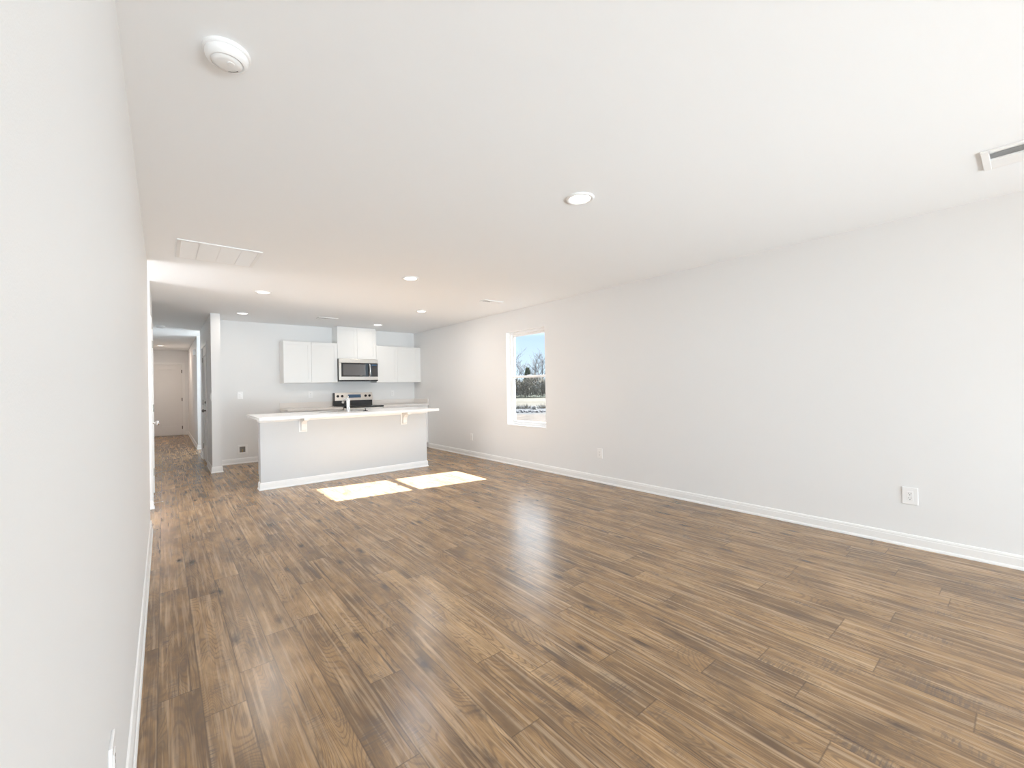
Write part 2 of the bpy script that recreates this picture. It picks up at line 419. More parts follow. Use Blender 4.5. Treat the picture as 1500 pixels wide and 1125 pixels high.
def casing(name, axis, pos, a0, a1, top, side, wdt=0.06, th=0.014):
    """door casing; axis 'x' = opening in a wall of constant x (a runs along y); side = outward sign"""
    bm = bmesh.new()
    for (p0, p1, z0, z1) in ((a0 - wdt, a0, 0, top + wdt), (a1, a1 + wdt, 0, top + wdt), (a0, a1, top, top + wdt)):
        for b_, t_, i_ in ((0.0, th * 0.6, 0.0), (th * 0.6, th, 0.012)):
            if axis == 'x': box(bm, pos + side * b_, pos + side * t_, p0 + (i_ if p0 < a0 else 0), p1 - (i_ if p1 > a1 else 0), z0, z1 - (i_ if z1 > top else 0))
            else: box(bm, p0 + (i_ if p0 < a0 else 0), p1 - (i_ if p1 > a1 else 0), pos + side * b_, pos + side * t_, z0, z1 - (i_ if z1 > top else 0))
    return struct(name, bm, M_trim)

def panel_door(name, axis, face, back, a0, a1, z1=2.03):
    """two-panel slab; face = coordinate of visible face, back = coordinate of the rear"""
    bm = bmesh.new(); s = 1 if face > back else -1
    def bx(p0, p1, z0, z1_, d0, d1):
        if axis == 'x': box(bm, d0, d1, p0, p1, z0, z1_)
        else: box(bm, p0, p1, d0, d1, z0, z1_)
    fr = face - s * 0.020
    bx(a0, a1, 0.012, z1, back, fr)                    # core
    st = 0.125
    for p0, p1, q0, q1 in ((a0, a0 + st, 0.012, z1), (a1 - st, a1, 0.012, z1), (a0 + st, a1 - st, z1 - 0.14, z1), (a0 + st, a1 - st, 0.77, 0.99), (a0 + st, a1 - st, 0.012, 0.27)):
        bx(p0, p1, q0, q1, fr, face)
    for q0, q1 in ((0.27, 0.77), (0.99, z1 - 0.14)):     # raised fields
        bx(a0 + st + 0.028, a1 - st - 0.028, q0 + 0.028, q1 - 0.028, fr, face - s * 0.011)
    return struct(name, bm, M_door)

# hall end door
door = panel_door('door_1', 'y', HE + 0.02, HE + 0.055, DE0 + 0.001, DE1 - 0.001)
casing('trim_1', 'y', HE, DE0, DE1, 2.031, -1)
for z in (0.22, 1.03, 1.84):
    bm = lathe(bmesh.new(), (DE1 - 0.004, HE + 0.008, z - 0.045), (0, 0, 1), [(0.007, 0), (0.007, 0.09)], 10); box(bm, DE1 - 0.022, DE1 + 0.012, HE + 0.012, HE + 0.02, z - 0.045, z + 0.045)
    obj('hinge', bm, M_bronze, door)
bm = lathe(bmesh.new(), (DE0 + 0.07, HE + 0.02, 0.92), (0, -1, 0), [(0.028, 0), (0.028, 0.006), (0.010, 0.012), (0.010, 0.03), (0.026, 0.042), (0.026, 0.056), (0.012, 0.066)], 18)
obj('door_knob', bm, M_bronze, door, smooth=True)
# garage entry door in the hall right wall
door = panel_door('door_2', 'x', HX + 0.001, HX + 0.040, DG0 + 0.001, DG1 - 0.001)
casing('trim_2', 'x', HX, DG0, DG1, 2.031, -1)
for z in (0.25, 1.05, 1.82):
    bm = lathe(bmesh.new(), (HX - 0.006, DG1 - 0.004, z - 0.045), (0, 0, 1), [(0.006, 0), (0.006, 0.09)], 10); box(bm, HX - 0.001, HX + 0.004, DG1 - 0.03, DG1 - 0.002, z - 0.045, z + 0.045)
    obj('hinge', bm, M_nickel, door)
bm = lathe(bmesh.new(), (HX + 0.001, DG0 + 0.07, 0.92), (-1, 0, 0), [(0.030, 0), (0.030, 0.006), (0.011, 0.012), (0.011, 0.034), (0.026, 0.044), (0.027, 0.060), (0.012, 0.070)], 20)
obj('door_knob', bm, M_bronze, door, smooth=True)
bm = lathe(bmesh.new(), (HX + 0.001, DG0 + 0.07, 1.06), (-1, 0, 0), [(0.028, 0), (0.028, 0.010), (0.022, 0.016)], 18); box(bm, HX - 0.030, HX - 0.014, DG0 + 0.065, DG0 + 0.075, 1.045, 1.075)
obj('deadbolt', bm, M_bronze, door)
# closet door in the left hall wall
D30, D31 = 6.121, 6.919
door = panel_door('door_3', 'x', XL - 0.004, XL - 0.04, D30, D31)
casing('trim_3', 'x', XL, 6.12, 6.92, 2.031, 1, wdt=0.05, th=0.010)
for z in (0.26, 1.05, 1.84):
    bm = lathe(bmesh.new(), (XL + 0.006, D31 - 0.002, z - 0.045), (0, 0, 1), [(0.009, 0), (0.009, 0.09)], 10); box(bm, XL - 0.004, XL + 0.002, D31 - 0.03, D31 - 0.002, z - 0.045, z + 0.045)
    obj('hinge', bm, M_nickel, door)
bm = lathe(bmesh.new(), (XL - 0.004, D30 + 0.065, 0.905), (1, 0, 0), [(0.030, 0), (0.030, 0.006), (0.011, 0.012), (0.011, 0.034), (0.027, 0.046), (0.028, 0.062), (0.013, 0.072)], 20)
obj('door_knob', bm, M_chrome, door, smooth=True)

# ------------------------------------------------------------------ window in the right wall
def build_window():
    GX = XR + 0.095
    r = thing('window_1', (XR + 0.11, (WY0 + WY1) / 2, WZ0), None, None); r['kind'] = 'structure'
    bm = bmesh.new(); f = 0.040; x0, x1 = XR + 0.075, XR + 0.15
    box(bm, x0, x1, WY0, WY0 + f, WZ0, WZ1, 0.003); box(bm, x0, x1, WY1 - f, WY1, WZ0, WZ1, 0.003)
    box(bm, x0, x1, WY0 + f, WY1 - f, WZ1 - f, WZ1, 0.003); box(bm, x0, x1, WY0 + f, WY1 - f, WZ0, WZ0 + f, 0.003)
    obj('window_frame', bm, M_vinyl, r)
    ym0, ym1 = WY0 + f, WY1 - f; zm = 1.385
    for nm, z0, z1, xa, xb in (('upper_sash', zm - 0.012, WZ1 - f, x0 + 0.040, x0 + 0.066), ('lower_sash', WZ0 + f, zm + 0.018, x0 + 0.010, x0 + 0.037)):
        s = 0.028; bm = bmesh.new()
        box(bm, xa, xb, ym0, ym0 + s, z0, z1, 0.002); box(bm, xa, xb, ym1 - s, ym1, z0, z1, 0.002)
        box(bm, xa, xb, ym0 + s, ym1 - s, z0, z0 + s + 0.006, 0.002); box(bm, xa, xb, ym0 + s, ym1 - s, z1 - s - 0.004, z1, 0.002)
        so = obj(nm, bm, M_vinyl, r)
        obj('pane', B((xa + xb) / 2 - 0.002, (xa + xb) / 2 + 0.002, ym0 + s - 0.004, ym1 - s + 0.004, z0 + s, z1 - s), M_glass, so)
    bm = B(x0 - 0.004, x0 + 0.012, (ym0 + ym1) / 2 - 0.03, (ym0 + ym1) / 2 + 0.03, zm + 0.018, zm + 0.030, 0.002)
    obj('sash_lock', bm, M_vinyl, r)
    # painted sill board lying in the recess
    struct('trim_4', B(XR - 0.006, XR + 0.075, WY0 + 0.001, WY1 - 0.001, WZ0, WZ0 + 0.012, 0.003), M_trim)
build_window()
bm = bmesh.new(); q = 0.005
box(bm, XR - 0.001, XR + 0.075, WY0, WY0 + q, WZ0 + 0.013, WZ1 - q); box(bm, XR - 0.001, XR + 0.075, WY1 - q, WY1, WZ0 + 0.013, WZ1 - q); box(bm, XR - 0.001, XR + 0.075, WY0, WY1, WZ1 - q, WZ1)
struct('trim_5', bm, M_trim)
# sliding glass door behind the camera
def build_slider():
    r = thing('door_4', (2.1, YR - 0.06, 0), None, None); r['kind'] = 'structure'
    bm = bmesh.new(); x0, x1, z1, f = 0.20, 4.0, 2.07, 0.05; y0, y1 = YR - 0.11, YR - 0.01
    box(bm, x0, x0 + f, y0, y1, 0, z1); box(bm, x1 - f, x1, y0, y1, 0, z1); box(bm, x0 + f, x1 - f, y0, y1, z1 - f, z1); box(bm, x0 + f, x1 - f, y0, y1, 0, 0.03)
    obj('door_frame', bm, M_vinyl, r)
    n = 3; wv = (x1 - x0 - 2 * f) / n
    for k in range(n):
        a, b_ = x0 + f + k * wv, x0 + f + (k + 1) * wv; ya = y0 + 0.01 + 0.04 * (k % 2); bm = bmesh.new(); s = 0.05
        box(bm, a, a + s, ya, ya + 0.035, 0.03, z1 - f); box(bm, b_ - s, b_, ya, ya + 0.035, 0.03, z1 - f)
        box(bm, a + s, b_ - s, ya, ya + 0.035, 0.03, 0.10); box(bm, a + s, b_ - s, ya, ya + 0.035, z1 - f - 0.06, z1 - f)
        p = obj('door_panel', bm, M_vinyl, r)
        obj('pane', B(a + s - 0.003, b_ - s + 0.003, ya + 0.015, ya + 0.019, 0.097, z1 - f - 0.057), M_glass, p)
build_slider()

# ------------------------------------------------------------------ ceiling fixtures
def lamp(x, y, label, watts=LAMP_W, col=(0.80, 0.90, 1.0), group=None):
    r = thing('recessed_light', (x, y, H), label, 'ceiling light', group)
    bm = lathe(bmesh.new(), (x, y, H), (0, 0, -1), [(0.090, 0), (0.089, 0.006), (0.082, 0.011), (0.070, 0.009), (0.066, 0.004), (0.066, 0)], 40, cap=False)
    obj('trim_ring', bm, M_trim, r, smooth=True)
    obj('lens', lathe(bmesh.new(), (x, y, H), (0, 0, -1), [(0.066, 0.0005), (0.066, 0.005), (0.040, 0.0065)], 32), M_lens, r, smooth=False)
    d = bpy.data.lights.new('lamp_light', 'AREA'); d.shape = 'DISK'; d.size = 0.12; d.energy = watts; d.color = col
    lo = bpy.data.objects.new('lamp_light', d); COL.objects.link(lo); lo.parent = r; lo.location = (0, 0, -0.010)
    return r
lamp(2.08, 1.82, 'large round white recessed light nearest the camera, alone in the middle of the ceiling')
lamp(2.10, 4.28, 'round recessed light in the ceiling between the nearest light and the kitchen lights')
lamp(0.955, 5.90, 'round recessed light over the left end of the island, nearer of the left kitchen pair', 9.5, (1.0, 0.93, 0.86))
lamp(0.955, 7.68, 'round recessed light just right of the partition wall top, far left over the kitchen', 2.4, (1.0, 0.90, 0.80))
lamp(3.13, 6.02, 'round recessed light over the right end of the island, nearer of the right kitchen pair', 8.0, (1.0, 0.93, 0.86))
lamp(3.13, 7.77, 'round recessed light close to the tall cabinet above the microwave', 2.2, (1.0, 0.90, 0.80))
lamp(-0.04, 14.1, 'glowing warm recessed light in the hall ceiling by the far door', 10.0, (1.0, 0.82, 0.68))

def smoke(x, y, label):
    r = thing('smoke_detector', (x, y, H), label, 'smoke detector')
    obj('base_plate', lathe(bmesh.new(), (x, y, H), (0, 0, -1), [(0.0720, 0), (0.0720, 0.010), (0.069, 0.013)], 48), M_plate, r, smooth=False)
    b = obj('housing', lathe(bmesh.new(), (x, y, H), (0, 0, -1), [(0.0655, 0.010), (0.0665, 0.016), (0.065, 0.026), (0.060, 0.034), (0.052, 0.039), (0.050, 0.040), (0.049, 0.036), (0.046, 0.036), (0.045, 0.041), (0.030, 0.044), (0.0, 0.0445)], 48, cap=False), M_plate, r, smooth=True)
    bm = bmesh.new()
    for k in range(9):
        t = PI * 0.14 + k * 0.11
        c = Vector((x + 0.037 * math.cos(t), y + 0.037 * math.sin(t), H - 0.0425))
        lathe(bm, c, (0, 0, -1), [(0.0016, 0), (0.0016, 0.0012)], 8)
    obj('sounder_grille', bm, M_slot, b)
    obj('test_button', lathe(bmesh.new(), (x + 0.010, y - 0.012, H - 0.0425), (0, 0, -1), [(0.012, 0), (0.012, 0.003), (0.010, 0.004)], 20), M_plate, b, smooth=False)
smoke(0.187, 1.785, 'round white smoke detector on the ceiling close to the left wall')
smoke(-0.02, 9.9, 'small white smoke detector on the dim hall ceiling')

def register(x0, x1, y0, y1, label, ns=8, fr=0.032, along='y'):
    cx, cy = (x0 + x1) / 2, (y0 + y1) / 2
    r = thing('ceiling_vent', (cx, cy, H), label, 'air vent')
    bm = bmesh.new(); z0, z1 = H - 0.012, H
    box(bm, x0, x1, y0, y0 + fr, z0, z1, 0.003); box(bm, x0, x1, y1 - fr, y1, z0, z1, 0.003)
    box(bm, x0, x0 + fr, y0 + fr, y1 - fr, z0, z1, 0.003); box(bm, x1 - fr, x1, y0 + fr, y1 - fr, z0, z1, 0.003)
    if along == 'y': box(bm, cx - 0.004, cx + 0.004, y0 + fr, y1 - fr, z0, z1)
    else: box(bm, cx - 0.004, cx + 0.004, y0 + fr, y1 - fr, z0, z1)
    obj('frame', bm, M_plate, r)
    obj('duct_opening', B(x0 + fr, x1 - fr, y0 + fr, y1 - fr, H - 0.0015, H - 0.0005), M_ventdark, r)
    # two banks of curved blades thrown to either side
    for bank in (0, 1):
        a, b_ = (x0 + fr, cx - 0.004) if bank == 0 else (cx + 0.004, x1 - fr)
        for k in range(ns):
            c = a + (k + 0.5) * (b_ - a) / ns; s = -1 if bank == 0 else 1; d = (b_ - a) / ns * 0.55
            bm = bmesh.new()
            v = [bm.verts.new((c + dx * s, yy, H - zz)) for dx, zz in ((-d, 0.002), (d, 0.0105), (d + 0.001, 0.0115), (-d + 0.001, 0.003)) for yy in (y0 + fr, y1 - fr)]
            for q in ((0, 2, 3, 1), (2, 4, 5, 3), (4, 6, 7, 5), (6, 0, 1, 7), (0, 6, 4, 2), (1, 3, 5, 7)): bm.faces.new([v[i] for i in q])
            obj('blade', bm, M_plate, r)
register(3.365, 3.665, -0.145, 0.160, 'white louvred air vent in the ceiling by the right-hand wall, cut by the photo edge', 5)
register(1.99, 2.30, 7.40, 7.58, 'small white ceiling air vent in front of the kitchen wall cabinets', 4, 0.022)
register(3.41, 3.74, 4.73, 4.86, 'faint white ceiling air vent near the wall above the window', 4, 0.022)
# square return air grille
r = thing('return_air_grille', (0.385, 4.48, H), 'large square white return air grille flush in the ceiling near the left wall', 'air vent')
bm = bmesh.new(); a0, a1, b0, b1, fr = 0.095, 0.680, 4.195, 4.765, 0.03
box(bm, a0, a1, b0, b0 + fr, H - 0.010, H, 0.003); box(bm, a0, a1, b1 - fr, b1, H - 0.010, H, 0.003)
box(bm, a0, a0 + fr, b0 + fr, b1 - fr, H - 0.010, H, 0.003); box(bm, a1 - fr, a1, b0 + fr, b1 - fr, H - 0.010, H, 0.003)
obj('frame', bm, M_plate, r)
obj('duct_opening', B(a0 + fr, a1 - fr, b0 + fr, b1 - fr, H - 0.0015, H - 0.0005), M_plate, r)
bm = bmesh.new(); n = 24
for k in range(n):
    c = b0 + fr + (k + 0.5) * (b1 - b0 - 2 * fr) / n
    v = [bm.verts.new((xx, c + dy, H - zz)) for dy, zz in ((-0.009, 0.002), (0.009, 0.0085), (0.010, 0.0095), (-0.008, 0.003)) for xx in (a0 + fr, a1 - fr)]
    for q in ((0, 2, 3, 1), (2, 4, 5, 3), (4, 6, 7, 5), (6, 0, 1, 7), (0, 6, 4, 2), (1, 3, 5, 7)): bm.faces.new([v[i] for i in q])
obj('louvre_slats', bm, M_plate, r)
bm = bmesh.new()
for c in (0.24, 0.385, 0.53): box(bm, c - 0.003, c + 0.003, b0 + fr, b1 - fr, H - 0.0105, H - 0.008)
obj('support_bars', bm, M_plate, r)

# ------------------------------------------------------------------ wall plates
def plate(kind, cx, cy, cz, nrm, label, w=0.078, h=0.124, cat='outlet'):
    """nrm: '-x','+x','-y' direction the plate faces"""
    r = thing('wall_outlet' if kind == 'outlet' else 'light_switch', (cx, cy, cz), label, cat, None)
    def bx(bm, a0, a1, z0, z1, d0, d1, bev=0.0):
        if nrm == '-x': return box(bm, cx - d1, cx - d0, cy + a0, cy + a1, cz + z0, cz + z1, bev)
        if nrm == '+x': return box(bm, cx + d0, cx + d1, cy + a0, cy + a1, cz + z0, cz + z1, bev)
        return box(bm, cx + a0, cx + a1, cy - d1, cy - d0, cz + z0, cz + z1, bev)
    obj('cover_plate', bx(bmesh.new(), -w / 2, w / 2, -h / 2, h / 2, 0, 0.007, 0.0025), M_plate, r)
    if kind == 'outlet':
        f = obj('receptacle', bx(bmesh.new(), -0.017, 0.017, -0.034, 0.034, 0.006, 0.0085, 0.001), M_plate, r)
        bm = bmesh.new()
        for z in (0.017, -0.017):
            bx(bm, -0.0080, -0.0055, z - 0.001, z + 0.007, 0.0083, 0.0088); bx(bm, 0.0055, 0.0080, z - 0.001, z + 0.006, 0.0083, 0.0088)
            bx(bm, -0.0025, 0.0025, z - 0.011, z - 0.006, 0.0083, 0.0088)
        obj('slots', bm, M_slot, f)
    else:
        obj('rocker', bx(bmesh.new(), -0.0165, 0.0165, -0.033, 0.033, 0.006, 0.0115, 0.002), M_plate, r)
plate('outlet', XR, 0.590, 0.378, '-x', 'white duplex outlet on the right wall nearest the camera', 0.088, 0.126)
plate('outlet', XR, 3.49, 0.372, '-x', 'white outlet low on the right wall between the nearest outlet and the window')
plate('outlet', XR, 6.40, 0.345, '-x', 'tiny white outlet low on the right wall beyond the window toward the kitchen')
plate('outlet', XL, 1.33, 0.400, '+x', 'white outlet seen edge-on low on the left wall beside the baseboard')
plate('outlet', 2.150, YK, 1.152, '-y', 'white outlet above the counter left of the stove')
plate('outlet', 3.765, YK, 1.135, '-y', 'white outlet above the counter right of the stove')
plate('switch', 1.02, YK, 1.165, '-y', 'white rocker light switch on the kitchen wall beside the partition', 0.082, 0.126, 'light switch')
plate('switch', HX, 8.02, 1.16, '-x', 'white light switch seen edge-on on the hall side of the partition', 0.082, 0.126, 'light switch')
# ice maker supply box
r = thing('water_supply_box', (1.045, YK, 0.24), 'white recessed water supply box low on the kitchen wall left of the island', 'utility box')
bm = bmesh.new(); cx, cz = 1.045, 0.24
box(bm, cx - 0.075, cx + 0.075, YK - 0.008, YK, cz + 0.045, cz + 0.075, 0.002); box(bm, cx - 0.075, cx + 0.075, YK - 0.008, YK, cz - 0.078, cz - 0.048, 0.002)
box(bm, cx - 0.075, cx - 0.042, YK - 0.008, YK, cz - 0.048, cz + 0.045, 0.002); box(bm, cx + 0.042, cx + 0.075, YK - 0.008, YK, cz - 0.048, cz + 0.045, 0.002)
obj('cover_frame', bm, M_plate, r)
obj('recess', B(cx - 0.042, cx + 0.042, YK - 0.002, YK - 0.0005, cz - 0.048, cz + 0.045), M_box, r)
obj('valve', lathe(bmesh.new(), (cx, YK - 0.004, cz - 0.045), (0, 0, 1), [(0.006, 0), (0.006, 0.03), (0.010, 0.032), (0.010, 0.042)], 12), M_copper, r)
# door chime
r = thing('door_chime', (HX, 11.95, 2.12), 'small white door chime box high on the hall right-hand wall', 'door chime')
obj('cover', B(HX - 0.045, HX, 11.87, 12.03, 2.07, 2.19, 0.006), M_plate, r)
obj('base_plate', B(HX - 0.008, HX, 11.86, 12.04, 2.06, 2.20), M_plate, r)
# spring door stops
def stop(p, d, label):
    r = thing('door_stop', p, label, 'door stop'); a = Vector(d).normalized(); p = Vector(p)
    obj('mount', lathe(bmesh.new(), p, a, [(0.010, 0), (0.010, 0.004), (0.006, 0.007)], 14), M_nickel, r)
    b_, u, w = basis(a); pts = []
    for k in range(150):
        t = k / 149; ang = t * 2 * PI * 14
        pts.append(p + a * (0.005 + 0.058 * t) + (u * math.cos(ang) + w * math.sin(ang)) * 0.0045)
    obj('spring', tube(bmesh.new(), pts, 0.0011, 5), M_nickel, r)
    obj('rubber_tip', lathe(bmesh.new(), p + a * 0.062, a, [(0.0055, 0), (0.0065, 0.004), (0.0062, 0.013), (0.004, 0.017)], 14), M_rubber, r, smooth=True)
stop((XL + 0.0125, 6.035, 0.048), (1, 0, 0.06), 'spring door stop sticking out of the left hall baseboard')
stop((HX - 0.0125, 10.28, 0.045), (-1, 0, 0.06), 'spring door stop on the right hall baseboard beside the side-room opening')

# ------------------------------------------------------------------ island
IX0, IX1, IY = 0.930, 3.225, 6.10
isl = thing('kitchen_island', ((IX0 + IX1) / 2, IY, 0), 'long white kitchen island with a panelled front and white overhanging top', 'kitchen island')
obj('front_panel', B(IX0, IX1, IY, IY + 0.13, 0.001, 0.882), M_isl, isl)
bm = B(IX0 + 0.07, IX1 - 0.07, IY + 0.13, 6.74, 0.10, 0.882); box(bm, IX0 + 0.07, IX1 - 0.07, IY + 0.13, 6.66, 0.001, 0.10)
body = obj('cabinet_body', bm, M_cab, isl)
k = (IX1 - IX0 - 0.14) / 5
for i in range(5):
    a, b_ = IX0 + 0.07 + i * k + 0.003, IX0 + 0.07 + (i + 1) * k - 0.003
    bm = B(a, b_, 6.74, 6.752, 0.115, 0.87)
    for q in ((a, a + 0.06, 0.115, 0.87), (b_ - 0.06, b_, 0.115, 0.87), (a + 0.06, b_ - 0.06, 0.81, 0.87), (a + 0.06, b_ - 0.06, 0.115, 0.175)): box(bm, q[0], q[1], 6.752, 6.760, q[2], q[3])
    obj('door', bm, M_cab, isl)
obj('countertop', B(0.880, 3.300, 5.820, 6.80, 0.882, 0.920, 0.004), M_ctr, isl)
bm = bmesh.new(); prof = [(0, 0.842), (0.010, 0.842), (0.014, 0.852), (0.016, 0.872), (0.016, 0.882), (0, 0.882)]
sweep(bm, [(IX0, IY + 0.13), (IX0, IY), (IX1, IY), (IX1, IY + 0.13)][::-1], prof)
obj('top_moulding', bm, M_trim, isl)
bm = bmesh.new(); sweep(bm, [(IX0, IY + 0.13), (IX0, IY), (IX1, IY), (IX1, IY + 0.13)][::-1], [(o_, z + 0.001) for o_, z in BASE])
obj('baseboard', bm, M_trim, isl)
for pth in ([(IX0 + 0.07, 6.66), (IX0 + 0.07, IY + 0.13)], [(IX1 - 0.07, IY + 0.13), (IX1 - 0.07, 6.66)]):
    bm = bmesh.new(); sweep(bm, pth, [(o_, z + 0.001) for o_, z in BASE]); obj('side_baseboard', bm, M_trim, isl)
def corbel(cx):
    bm = bmesh.new(); w = 0.058; y = IY
    # side profile: L-shaped bracket with a curved lower face
    pr = [(0, 0.706), (0.022, 0.700), (0.045, 0.706), (0.055, 0.722), (0.058, 0.760), (0.070, 0.800), (0.105, 0.832), (0.165, 0.846), (0.200, 0.852), (0.200, 0.881), (0, 0.881)]
    L = [bm.verts.new((cx - w / 2, y - o_, z)) for o_, z in pr]; R_ = [bm.verts.new((cx + w / 2, y - o_, z)) for o_, z in pr]
    bm.faces.new(L); bm.faces.new(R_[::-1])
    for i in range(len(pr)): j = (i + 1) % len(pr); bm.faces.new((L[i], R_[i], R_[j], L[j]))
    box(bm, cx - w / 2 - 0.020, cx + w / 2 + 0.020, y - 0.012, y, 0.690, 0.842)
    obj('corbel', bm, M_trim, isl)
corbel(1.42); corbel(2.84)
# sink set in the counter, faucet, stopper
sk = thing('undermount_sink', (2.03, 6.47, 0.92), 'stainless sink set in the island top behind the faucet', 'sink')
bm = bmesh.new()
for q in ((1.68, 2.38, 6.26, 6.275), (1.68, 2.38, 6.665, 6.68), (1.68, 1.695, 6.275, 6.665), (2.365, 2.38, 6.275, 6.665)): box(bm, q[0], q[1], q[2], q[3], 0.9201, 0.9225, 0.001)
obj('rim', bm, M_steel, sk)
obj('basin', B(1.695, 2.365, 6.275, 6.665, 0.9201, 0.9208), M_steel, sk)
obj('drain', lathe(bmesh.new(), (2.03, 6.47, 0.9208), (0, 0, 1), [(0.045, 0), (0.045, 0.001), (0.02, 0.0012)], 24), M_bronze, sk)
fa = thing('kitchen_faucet', (2.035, 6.17, 0.92), 'chrome single-lever faucet standing on the island top', 'faucet')
fx, fy = 2.035, 6.17
obj('base', lathe(bmesh.new(), (fx, fy, 0.92), (0, 0, 1), [(0.032, 0), (0.032, 0.006), (0.026, 0.012), (0.024, 0.10), (0.026, 0.13), (0.026, 0.165), (0.020, 0.182), (0.010, 0.190)], 24), M_chrome, fa, smooth=True)
pts = [(fx - 0.0, fy + 0.0, 1.06), (fx, fy + 0.04, 1.085), (fx, fy + 0.09, 1.10), (fx, fy + 0.15, 1.10), (fx, fy + 0.20, 1.085), (fx, fy + 0.225, 1.06)]
sp = obj('spout', tube(bmesh.new(), pts, [0.017, 0.0165, 0.0155, 0.0145, 0.0145, 0.0145], 14), M_chrome, fa, smooth=True)
obj('aerator', lathe(bmesh.new(), (fx, fy + 0.227, 1.062), (0, 0.35, -1), [(0.0150, 0), (0.0150, 0.022), (0.012, 0.026)], 16), M_chrome, sp)
obj('lever', tube(bmesh.new(), [(fx, fy, 1.10), (fx + 0.004, fy + 0.004, 1.118), (fx + 0.008, fy + 0.03, 1.138), (fx + 0.012, fy + 0.085, 1.150)], [0.013, 0.010, 0.007, 0.006], 10), M_chrome, fa, smooth=True)
stp = thing('sink_stopper', (2.28, 6.17, 0.92), 'small dark sink stopper with a knob on the island top right of the faucet', 'sink stopper')
obj('disc', lathe(bmesh.new(), (2.28, 6.17, 0.92), (0, 0, 1), [(0.034, 0), (0.036, 0.004), (0.030, 0.008), (0.010, 0.010)], 24), M_black, stp)
obj('knob', lathe(bmesh.new(), (2.28, 6.17, 0.928), (0, 0, 1), [(0.006, 0), (0.006, 0.016), (0.011, 0.021), (0.011, 0.026), (0.006, 0.029)], 16), M_black, stp)

# ------------------------------------------------------------------ kitchen wall run
def shaker(x0, x1, z0, z1, yf, parent, th=0.019, rail=0.058):
    g_ = 0.0015; x0 += g_; x1 -= g_; z0 += g_; z1 -= g_
    bm = B(x0, x1, yf + 0.007, yf + th, z0, z1)
    for q in ((x0, x0 + rail, z0, z1), (x1 - rail, x1, z0, z1), (x0 + rail, x1 - rail, z1 - rail, z1), (x0 + rail, x1 - rail, z0, z0 + rail)):
        box(bm, q[0], q[1], yf, yf + 0.008, q[2], q[3])
    return obj('door', bm, M_cab, parent)
def upper(x0, x1, z0, z1, label, filler=None):
    yf = YK - 0.305 - 0.019
    r = thing('wall_cabinet', ((x0 + x1) / 2, YK, z0), label, 'kitchen cabinet', 'wall cabinets over the kitchen counter')
    obj('cabinet_body', B(x0, x1, yf + 0.020, YK, z0, z1, 0.001), M_cab, r)
    xm = (x0 + x1) / 2
    shaker(x0, xm, z0, z1, yf, r); shaker(xm, x1, z0, z1, yf, r)
    if filler: obj('filler_strip', B(x1 + 0.001, filler, yf + 0.021, yf + 0.040, z0, z1), M_cab, r)
    return r
upper(1.635, 2.549, 1.370, 2.110, 'white two-door wall cabinet left of the microwave')
upper(2.551, 3.299, 1.822, 2.436, 'white two-door wall cabinet above the microwave, reaching the ceiling')
upper(3.301, 4.200, 1.365, 2.100, 'white two-door wall cabinet right of the microwave', XR - 0.001)

def lower(x0, x1, label, nd):
    r = thing('base_cabinet', ((x0 + x1) / 2, 8.3, 0), label, 'kitchen cabinet', 'base cabinets behind the island')
    bm = B(x0, x1, 8.03, YK - 0.002, 0.10, 0.876); box(bm, x0, x1, 8.10, YK - 0.002, 0.001, 0.10)
    obj('cabinet_body', bm, M_cab, r); k = (x1 - x0) / nd
    for i in range(nd):
        a, b_ = x0 + i * k, x0 + (i + 1) * k
        obj('drawer', B(a + 0.002, b_ - 0.002, 8.011, 8.030, 0.728, 0.873, 0.001), M_cab, r)
        d = shaker(a, b_, 0.11, 0.724, 8.011, r)
lower(1.640, 2.540, 'white base cabinet behind the island, left of the stove', 2)
lower(3.308, XR - 0.002, 'white base cabinet behind the island, right of the stove', 2)
for x0, x1, lb, sp_ in ((1.625, 2.541, 'beige-white kitchen countertop with low backsplash left of the stove', None), (3.307, XR - 0.001, 'beige-white kitchen countertop with low backsplash right of the stove', 1)):
    c = thing('kitchen_countertop', ((x0 + x1) / 2, 8.3, 0.876), lb, 'countertop', 'counter along the kitchen wall')
    obj('worktop', B(x0, x1, 7.975, YK - 0.001, 0.8765, 0.914, 0.004), M_ctr2, c)
    obj('backsplash', B(x0, x1, YK - 0.020, YK - 0.001, 0.914, 1.012, 0.003), M_ctr2, c)
    if sp_: obj('side_splash', B(XR - 0.020, XR - 0.001, 7.985, YK - 0.021, 0.914, 1.012, 0.003), M_ctr2, c)

# range
RX0, RX1 = 2.546, 3.302
rg = thing('electric_range', ((RX0 + RX1) / 2, 8.3, 0), 'stainless and black electric range with knobs on its back panel', 'stove')
obj('oven_body', B(RX0, RX1, 7.995, YK - 0.02, 0.03, 0.905), M_black, rg)
ct = obj('cooktop', B(RX0 - 0.001, RX1 + 0.001, 7.955, 8.545, 0.906, 0.926, 0.005), M_blackglass, rg)
for (a, b_, rr_) in ((2.73, 8.12, 0.10), (3.11, 8.12, 0.085), (2.73, 8.38, 0.075), (3.11, 8.38, 0.10)):
    bm = bmesh.new()
    lathe(bm, (a, b_, 0.9262), (0, 0, 1), [(rr_ - 0.003, 0), (rr_ - 0.003, 0.0004), (rr_, 0.0004), (rr_, 0)], 36, cap=False)
    obj('burner_ring', bm, M_greyglass, ct)
bm = B(RX0, RX1, 8.545, YK - 0.012, 0.926, 1.020); obj('riser', bm, M_black, rg)
bm = bmesh.new()   # slanted stainless control panel
ys = ((8.515, 1.022), (8.545, 1.168), (YK - 0.012, 1.172), (YK - 0.012, 1.022))
for xx in (RX0 + 0.012, RX1 - 0.002): pass
